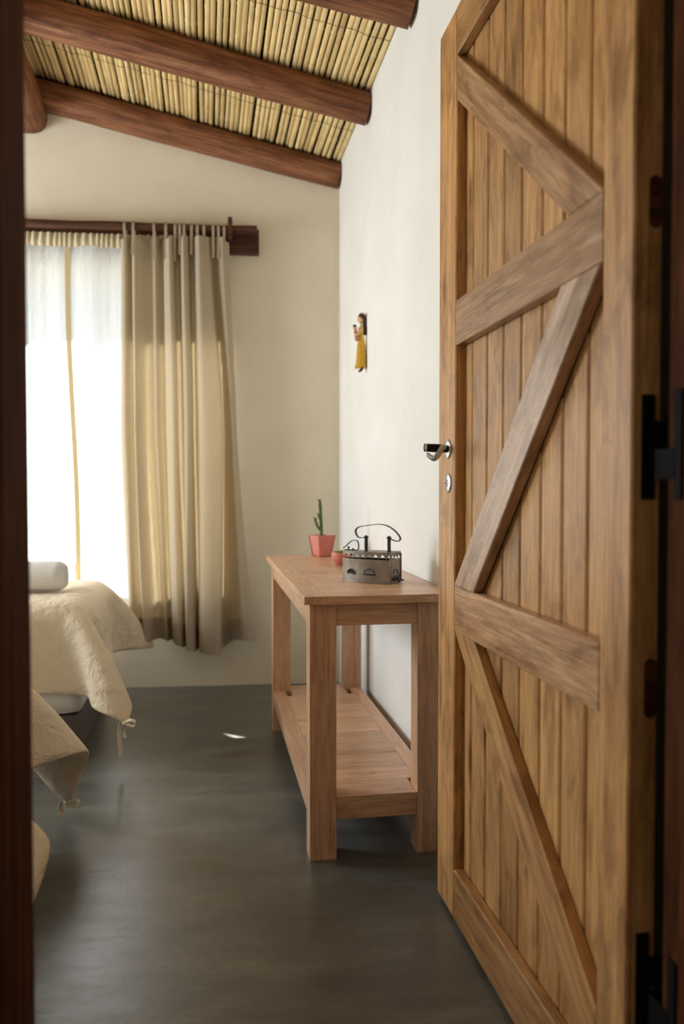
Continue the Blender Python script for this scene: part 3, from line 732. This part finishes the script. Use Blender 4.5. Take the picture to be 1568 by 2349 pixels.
for k in range(90):
    th = rq.uniform(0, 2*PI); rr = 1.02
    tube(bm, [dp(r*rr*math.cos(th) - .003*(j/6), r*rr*math.sin(th), z) for j, (r, z) in enumerate(prof)] + [dp(.0265*math.cos(th)-.003+rq.uniform(-.001, .001), .0265*math.sin(th), 1.585+rq.uniform(-.003, .004))], .0008, 4)
tag(link('fringe', mesh(bm), 'yellow', skirt), kind='stuff')
bm = bmesh.new(); lathe(bm, [(.0, 1.712), (.0115, 1.713), (.011, 1.73), (.0135, 1.748), (.0125, 1.762), (.007, 1.77), (.0045, 1.772), (0, 1.772)], dp(0, 0, 0), 20); link('bodice', mesh(bm), 'yellow', doll, None, True)
latheobj('neck', [(.0045, 1.768), (.0042, 1.79)], dp(-.001, 0, 0), 'skin_doll', doll, 12)
hd = ellobj('head', dp(-.004, 0, 1.802), (.0145, .0135, .0195), 'skin_doll', doll)
ellobj('nose', dp(-.0188, 0, 1.800), (.0022, .0018, .003), 'skin_doll', hd, 8, 6)
for y in (-.006, .006): ellobj('eye', dp(-.0168, y, 1.805), (.0012, .0022, .0012), 'doll_dark', hd, 8, 6)
for y in (-.0068, .0068): ellobj('eyebrow', dp(-.0158, y, 1.811), (.0012, .0035, .0008), 'doll_dark', hd, 8, 6)
ellobj('mouth', dp(-.0165, 0, 1.793), (.001, .003, .0012), 'doll_dark', hd, 8, 6)
bm = bmesh.new(); ellipsoid(bm, dp(.001, 0, 1.812), (.0165, .0155, .0165)); 
for v in bm.verts:
    if v.co.x < DC.x-.008 and v.co.z < 1.812: v.co.x += .008
tube(bm, sm([dp(.008, -.002, 1.815), dp(.0125, -.004, 1.80), dp(.0125, -.006, 1.78), dp(.0145, -.006, 1.757), dp(.013, -.005, 1.737), dp(.0125, -.005, 1.733)], 16), [.009, .0095, .0095, .0092, .0088, .0085, .0085, .0088, .009, .0095, .0098, .010, .010, .0095, .008, .004], 12)
link('hair', mesh(bm), 'hair', doll, None, True)
tubeobj('head_band', [dp(.001+.0168*math.cos(t), .0158*math.cos(t)*0-.0155*math.sin(t)*0+0.0162*math.cos(t+PI/2), 1.812+.0168*math.sin(t)*.98) for t in [PI*i/16 for i in range(17)]], .0013, 'ribbon', doll, 6)
for s in (-1, 1):
    tubeobj('arm', sm([dp(-.002, .013*s, 1.760), dp(-.010, .017*s, 1.742), dp(-.022, .013*s, 1.730), dp(-.029, .003*s, 1.738)], 12), [.0048]*5+[.004]*5+[.0036, .002], 'yellow' if s > 0 else 'skin_doll', doll, 10)
    tubeobj('foot', [dp(.003, .006*s, 1.592), dp(.0, .006*s, 1.580), dp(-.006, .006*s, 1.574), dp(-.012, .006*s, 1.572)], [.0058, .0062, .006, .0032], 'doll_dark', doll, 10)
bb = empty('child_figure', dp(-.026, 0, 1.70), 'tiny wrapped child figure in the arms of the yellow doll', 'doll')
bm = bmesh.new(); ellipsoid(bm, dp(-.0225, -.004, 1.726), (.010, .009, .023)); ellipsoid(bm, dp(-.0275, -.003, 1.745), (.0075, .0075, .017)); ellipsoid(bm, dp(-.018, -.006, 1.716), (.011, .008, .012)); link('wrap', mesh(bm), 'baby_cloth', bb, None, True)
ellobj('head', dp(-.032, -.002, 1.765), (.0078, .0074, .0092), 'skin_doll', bb); ellobj('hair', dp(-.0312, -.002, 1.7695), (.0086, .0083, .0082), 'hair', bb)
tubeobj('arm', [dp(-.027, -.008, 1.752), dp(-.021, -.010, 1.756), dp(-.017, -.008, 1.766)], [.0026, .0024, .0018], 'skin_doll', bb, 8)
tubeobj('hanging_pin', [dp(.014, 0, 1.823), dp(.0235, 0, 1.826)], .0009, 'iron_black', doll, 6)

# ------------------------------------------------------------------ curtain rod, curtains
rodz = 2.381; rodd = .095
rod = empty('curtain_rod', bwp(-1.3, 0, 2.33), 'dark wooden curtain rod on a backing board', 'curtain rod')
mwr = MB_ @ Matrix.Translation((-1.37, -rodd, rodz))
bm = bmesh.new(); n = 60
tube(bm, [(-1.9/2*1.95+i*(1.9*1.95/2+.935)/(n-1), .0015*math.sin(i*.7), .0012*math.sin(i*.45)) for i in range(n)], [.0215*(1+.04*math.sin(i*.9)) for i in range(n)], 14)
link('rod', mesh(bm), 'rodwood', rod, mwr, True)
boxobj('backing_board', (-1.9, -.022, -.066), (.945, .022, .060), 'rodwood', rod, .004, MB_ @ Matrix.Translation((-1.37, -.022, 2.342)))
for s in (-.572, -2.9):
    bm = bmesh.new()
    box(bm, (-.011, -.105, -.055), (.011, 0, -.038), .002); box(bm, (-.011, -.125, -.055), (.011, -.112, .055), .002); box(bm, (-.011, -.08, -.06), (.011, -.072, .05), .002)
    link('bracket', mesh(bm), 'rodwood', rod, MB_ @ Matrix.Translation((s, 0, rodz)))

def pxs(px): return (-.895+(px-62)*.002213-.71)/.99743
# (top px, mid px, bottom px, depth top, depth bottom)
FOLD = [(281, 277, 296, .075, .105), (283, 281, 300, .10, .13), (294, 294, 310, .108, .14), (303, 303, 322, .082, .085), (311, 312, 330, .115, .14), (324, 322, 344, .108, .12),
        (338, 336, 358, .085, .075), (352, 350, 372, .09, .085), (359, 362, 382, .112, .115), (371, 372, 390, .082, .07), (381, 385, 396, .11, .12), (392, 400, 408, .128, .155), (399, 409, 420, .112, .135),
        (401, 408, 424, .075, .06), (409, 417, 428, .072, .06), (416, 421, 426, .105, .14), (423, 432, 430, .128, .175), (433, 443, 446, .115, .15), (436, 442, 452, .078, .062), (444, 449, 458, .07, .06),
        (447, 452, 456, .105, .14), (458, 466, 466, .13, .17), (470, 490, 490, .122, .175), (482, 508, 503, .11, .15), (486, 513, 506, .075, .065), (494, 519, 520, .072, .06),
        (502, 525, 536, .108, .085), (512, 532, 554, .12, .12), (520, 538, 572, .11, .13), (527, 543, 585, .095, .10)]
def cpos(u, t, hang=0.0):
    a = catmull(FOLD, u)
    m = 4*t*(1-t)*.0
    if t < .48: k = t/.48; k = k*k*(3-2*k)*.6+k*.4; px = a[0]+(a[1]-a[0])*k
    else: k = (t-.48)/.52; k = .75*k+.25*k*k; px = a[1]+(a[2]-a[1])*k
    d = a[3]+(a[4]-a[3])*t; d = .118+(d-.103)*1.3
    zb = .27 - .05*math.exp(-((px-450)/45)**2) - .05*math.exp(-((px-500)/30)**2) - .012*math.sin(px*.12)*0 - .015*max(0, (px-540)/45)
    zt = 2.332 - .02*max(0, math.sin(u*40))
    z = zt+(zb-zt)*t
    px += 1.1*math.sin(t*9+u*30)*t
    return bwp(pxs(px), d-.012, z)
cur = empty('curtain', bwp(pxs(430), .1, .25), 'taupe tie-top curtain drawn to the right of the window', 'curtain')
v, f = grid(lambda u, t: cpos(u, t), 300, 46)
link('cloth', pydata(v, f), 'curtain', cur, None, True)
def hemp(u, t):
    p = cpos(u, .945+.055*t); c = bwp(0, 0, 0); return p + BN*.002
v, f = grid(hemp, 300, 4); link('hem', pydata(v, f), 'curtain_hem', cur, None, True)
for i, px in enumerate((291, 311, 357, 384, 405, 415, 425, 442, 455, 470, 491, 503, 516)):
    s = pxs(px); dx = random.Random(i).uniform(-.006, .006); tail = random.Random(i+50).uniform(.06, .1)
    top = rodz+.0245; fr_ = rodd+.024; bk = rodd-.0235
    ctl = [(s+dx, fr_+.006, 2.30-tail), (s+dx*.6, fr_+.004, 2.30), (s+dx*.2, fr_+.001, 2.35), (s, fr_, rodz), (s, rodd+.012, top-.004), (s, rodd, top), (s, rodd-.012, top-.004), (s, bk, rodz), (s+dx*.3, bk+.008, 2.345), (s+dx, rodd+.0, 2.318)]
    bm = bmesh.new(); ribbon(bm, [bwp(*q) for q in sm(ctl, 34)], .0135, BD, .002); link('tie_loop', mesh(bm), 'curtain_hem', cur)
# added left curtain, unseen from here; its edge and bulge shape the sun slit
cur2 = empty('curtain', bwp(-2.1, .1, .25), 'added taupe curtain at the left end of the window, shaping the sun slit', 'curtain')
def c2(u, t):
    z = 2.332+(.25-2.332)*t
    s = -2.62 + u*.859
    edge = -1.698
    ph = u*26
    d = .085+.03*math.sin(ph)+.012*math.sin(ph*2.3+1)
    if u > .9:
        k = (u-.9)/.1; d = d*(1-k)+.062*k
        bul = math.exp(-((z-1.42)/.31)**6)*.055
        s += k*bul
    return bwp(s, d, z)
v, f = grid(c2, 130, 60); link('cloth', pydata(v, f), 'curtain', cur2, None, True)
# sheers
def sheer(name, s0, s1, label, seed, seam):
    root = empty(name, bwp((s0+s1)/2, .05, .47), label, 'sheer curtain')
    def fold(u, t):
        x = s0+(s1-s0)*u
        a = noise.noise(Vector((x*9+seed, t*.5, 0)))*.034 + noise.noise(Vector((x*26+seed, t*.8, 3)))*.007
        a *= (.75+.2*t)
        return a
    def P(u, t):
        sway = (.045*(t**1.2) - .006*math.sin(t*7))*((1-u)+u*.1 if seam else u)
        if not seam and t > .85: sway -= .06*min(1, (t-.85)/.02)*max(0, (u-.93)/.07)
        return bwp(s0+(s1-s0)*u+sway, .05+.012+fold(u, t), 2.285+(.425-2.285)*t)
    n = int((s1-s0)*170)+20
    v, f = grid(P, n, 60); link('cloth', pydata(v, f), 'sheer', root, None, True)
    def Hd(u, t):
        x = s0+(s1-s0)*u
        r = .006*math.sin(x*210+2*math.sin(x*31))*(1-.5*t)+.004*noise.noise(Vector((x*40, t*2, seed)))
        return bwp(x, .066+r+.006*math.sin(t*PI), 2.349+.004*noise.noise(Vector((x*60, 1, 1)))+(2.279+.006*noise.noise(Vector((x*14, 7, seed)))-2.349)*t)
    v, f = grid(Hd, n*2, 8); link('gathered_heading', pydata(v, f), 'sheer_band', root, None, True)
    if seam:
        def Sm(u, t):
            p = P(.001, t); return p + BD*((u-.35)*.026) - BN*.004
        v, f = grid(Sm, 3, 60); link('edge_hem', pydata(v, f), 'sheer_hem', root, None, True)
    return root
SSEAM = pxs(157)
sheer('sheer_curtain', SSEAM, pxs(505), 'white sheer curtain panel beside the taupe curtain', 3, True)
sheer('sheer_curtain', -1.738, SSEAM+.02, 'white sheer curtain panel next to the door jamb', 3, False)

# ------------------------------------------------------------------ beds
def drape(x0, x1, y0, y1, zt, boxlo, boxhi, rad, seed, h=.03, steps=200, its=8, slack=.02, x1n=None):
    """let a rectangular cloth (x0..x1, y0..y1) fall over a rounded box; returns points and grid size"""
    rng = np.random.default_rng(seed)
    nx = int(round((x1-x0)/h))+1; ny = int(round((y1-y0)/h))+1
    X, Y = np.meshgrid(np.linspace(x0, x1, nx), np.linspace(y0, y1, ny), indexing='ij')
    if x1n is not None:
        tt = (Y-y0)/(y1-y0); X = x0+(X-x0)/(x1-x0)*((x1n+(x1-x1n)*tt)-x0)
    P = np.stack([X, Y, np.full_like(X, zt+.03)], -1); P0 = P.copy()
    P += rng.normal(0, .002, P.shape)
    Q = P.copy()
    def coarse(n, m, k):
        a = rng.normal(0, 1, (k, k)); gx = np.linspace(0, k-1.001, n); gy = np.linspace(0, k-1.001, m)
        ix = gx.astype(int); iy = gy.astype(int); fx = (gx-ix)[:, None]; fy = (gy-iy)[None]
        return a[ix][:, iy]*(1-fx)*(1-fy)+a[ix+1][:, iy]*fx*(1-fy)+a[ix][:, iy+1]*(1-fx)*fy+a[ix+1][:, iy+1]*fx*fy
    ex = 1+slack*coarse(nx, ny, 14)
    hx = (x1-x0)/(nx-1); hy = (y1-y0)/(ny-1); dg = math.hypot(hx, hy)
    cons = []
    def add(dx, dy, rest, k):
        st = max(dx, abs(dy))
        for ox in range(2*st if dx else 1):
            if dx:
                if ox % 1: continue
                ia = np.arange(ox, nx-dx, 2*dx)
            else: ia = np.arange(nx)
            for oy in (range(2*abs(dy)) if (dy and not dx) else (0,)):
                ja = np.arange(oy, ny-dy, 2*dy) if (dy and not dx) else (np.arange(0, ny-dy) if dy >= 0 else np.arange(-dy, ny))
                if len(ia) == 0 or len(ja) == 0: continue
                I, J = np.meshgrid(ia, ja, indexing='ij')
                cons.append(((I, J), (I+dx, J+dy), (np.linalg.norm(P0[I, J]-P0[I+dx, J+dy], axis=-1)*(.5*(ex[I, J]+ex[I+dx, J+dy])))[..., None], k))
            if ox >= 2*dx-1: break
    add(1, 0, hx, 1); add(0, 1, hy, 1); add(1, 1, dg, .6); add(1, -1, dg, .6); add(2, 0, 2*hx, .5); add(0, 2, 2*hy, .5); add(3, 0, 3*hx, .2); add(0, 3, 3*hy, .2)
    lo = np.array(boxlo)+rad; hi = np.array(boxhi)-rad
    for st in range(steps):
        V = (P-Q)*.97; Q = P.copy(); V[..., 2] -= .00025
        P = P+V
        for it in range(its):
            for A, B, r, k in cons:
                d = P[B]-P[A]; L = np.sqrt((d*d).sum(-1, keepdims=True))+1e-9; c = d*((L-r)/L*.5*k)
                P[A] += c; P[B] -= c
            C = np.clip(P, lo, hi); D = P-C; L = np.sqrt((D*D).sum(-1, keepdims=True))+1e-9
            ins = (L < rad) & (L > 1e-8)
            Pn = np.where(ins, C+D/L*rad, P)
            core = L[..., 0] <= 1e-6
            Pn[core, 2] = boxhi[2]
            hit = ins[..., 0] | core
            P = Pn
            P[..., 2] = np.maximum(P[..., 2], .012)
        Q[hit] = Q[hit]*.35+P[hit]*.65      # friction
    return P, nx, ny
def bed(y0, y1, xf, zt, label, dlabel, seed, ties, over, foot, foot_near=None, yaw=0):
    piv = Matrix.Translation((xf, y1, 0)); RM = piv @ Matrix.Rotation(yaw, 4, 'Z') @ piv.inverted()
    xh = XL+.06
    b = empty('bed', ((xh+xf)/2, (y0+y1)/2, 0), label, 'bed', 'single beds with cream duvets')
    boxobj('base', (xh, y0+.03, .0), (xf-.03, y1-.03, .16), 'bedbase', b, .012, RM)
    bm = bmesh.new(); box(bm, (xh, y0+.02, .16), (xf-.02, y1-.02, zt-.03), .06)
    link('mattress', mesh(bm), 'sheet', b, RM, True)
    d = empty('duvet', ((xh+xf)/2, (y0+y1)/2, zt), dlabel, 'duvet', 'cream duvets')
    P, nx, ny = drape(xh+.5, xf+foot, y0-over[0], y1+over[1], zt, (xh-.5, y0, .0), (xf, y1, zt), .075, seed, x1n=None if foot_near is None else xf+foot_near)
    rm = np.array(RM); P = P @ rm[:3, :3].T + rm[:3, 3]
    v = [tuple(p) for p in P.reshape(-1, 3)]
    f = [(i*ny+j, (i+1)*ny+j, (i+1)*ny+j+1, i*ny+j+1) for i in range(nx-1) for j in range(ny-1)]
    o = link('cover', pydata(v, f), 'duvet', d, None, True)
    md = o.modifiers.new('thick', 'SOLIDIFY'); md.thickness = .014; md.offset = 0
    md = o.modifiers.new('smooth', 'SUBSURF'); md.levels = 1; md.render_levels = 1
    tips = [Vector(P[-1, 0]), Vector(P[-1, -1])]
    for tip, L in zip(tips, ties):
        if L is None: continue
        L = min(L, tip.z-.006)
        for j, (ox, ln, swy) in enumerate(((0, L, .004), (.012, L*.5, .02))):
            c0 = tip+Vector((-.012, 0, .012)); bm = bmesh.new()
            ribbon(bm, sm([c0, c0+Vector((-.012+ox*2, swy, -.004)), c0+Vector((-.016+ox*2.4, swy, -ln*.4)), c0+Vector((-.012+ox, swy*1.5, -ln*.75)), c0+Vector((-.010+ox, swy, -ln))], 16), .013, (.8, .6, 0), .0015)
            link('tie', mesh(bm), 'duvet', d)
        bm = bmesh.new(); c0 = tip+Vector((-.01, 0, .008))
        ribbon(bm, sm([c0, c0+Vector((.02, -.012, .014)), c0+Vector((.04, -.016, .008)), c0+Vector((.034, -.014, -.008)), c0+Vector((.012, -.008, -.002)), c0], 20), .011, (.2, .6, .7), .0015); link('bow', mesh(bm), 'duvet', d)
        ellobj('knot', tip+Vector((-.008, -.002, .008)), (.009, .009, .008), 'duvet', d, 10, 8)
    return b
bed(3.20, 4.08, -.46, .60, 'far single bed under the window with a cream duvet', 'cream duvet hanging off the far bed under the window', 2, (.13, None), (.30, .25), .28)
bed(1.56, 2.46, -.57, .57, 'near single bed beside the door jamb with a cream duvet', 'cream duvet hanging off the near bed by the door jamb', 7, (None, .13), (.25, .34), .31, .12, math.radians(9.5))
# rolled towel on the far bed
tc_ = Vector((-.80, 3.56, .607+.072))
tw = empty('rolled_towel', (-.8, 3.56, .6), 'white rolled towel lying on the far bed', 'towel')
v = []; nsp = 150; turns = 4.2
def roll(u, t):
    th = u*turns*2*PI; r = .010+.058*u
    x = (t-.5)*.42
    endr = 1-.16*max(0, abs(t-.5)*2-.86)/.14*0
    ed = .018*(1-u)*(1 if t > .5 else -1)*max(0, abs(t-.5)*2-.8)/.2
    rr = r*(1-.34*max(0, (abs(t-.5)*2-.8)/.2)**2.2)
    return tc_ + Vector((x-ed*0, rr*math.cos(th-1.2), rr*math.sin(th-1.2)*.97 + .001*noise.noise(Vector((x*30, th*3, 0)))))
v, f = grid(roll, nsp, 48); o = link('roll', pydata(v, f), 'towel', tw, None, True)
md = o.modifiers.new('thick', 'SOLIDIFY'); md.thickness = .0115; md.offset = 0
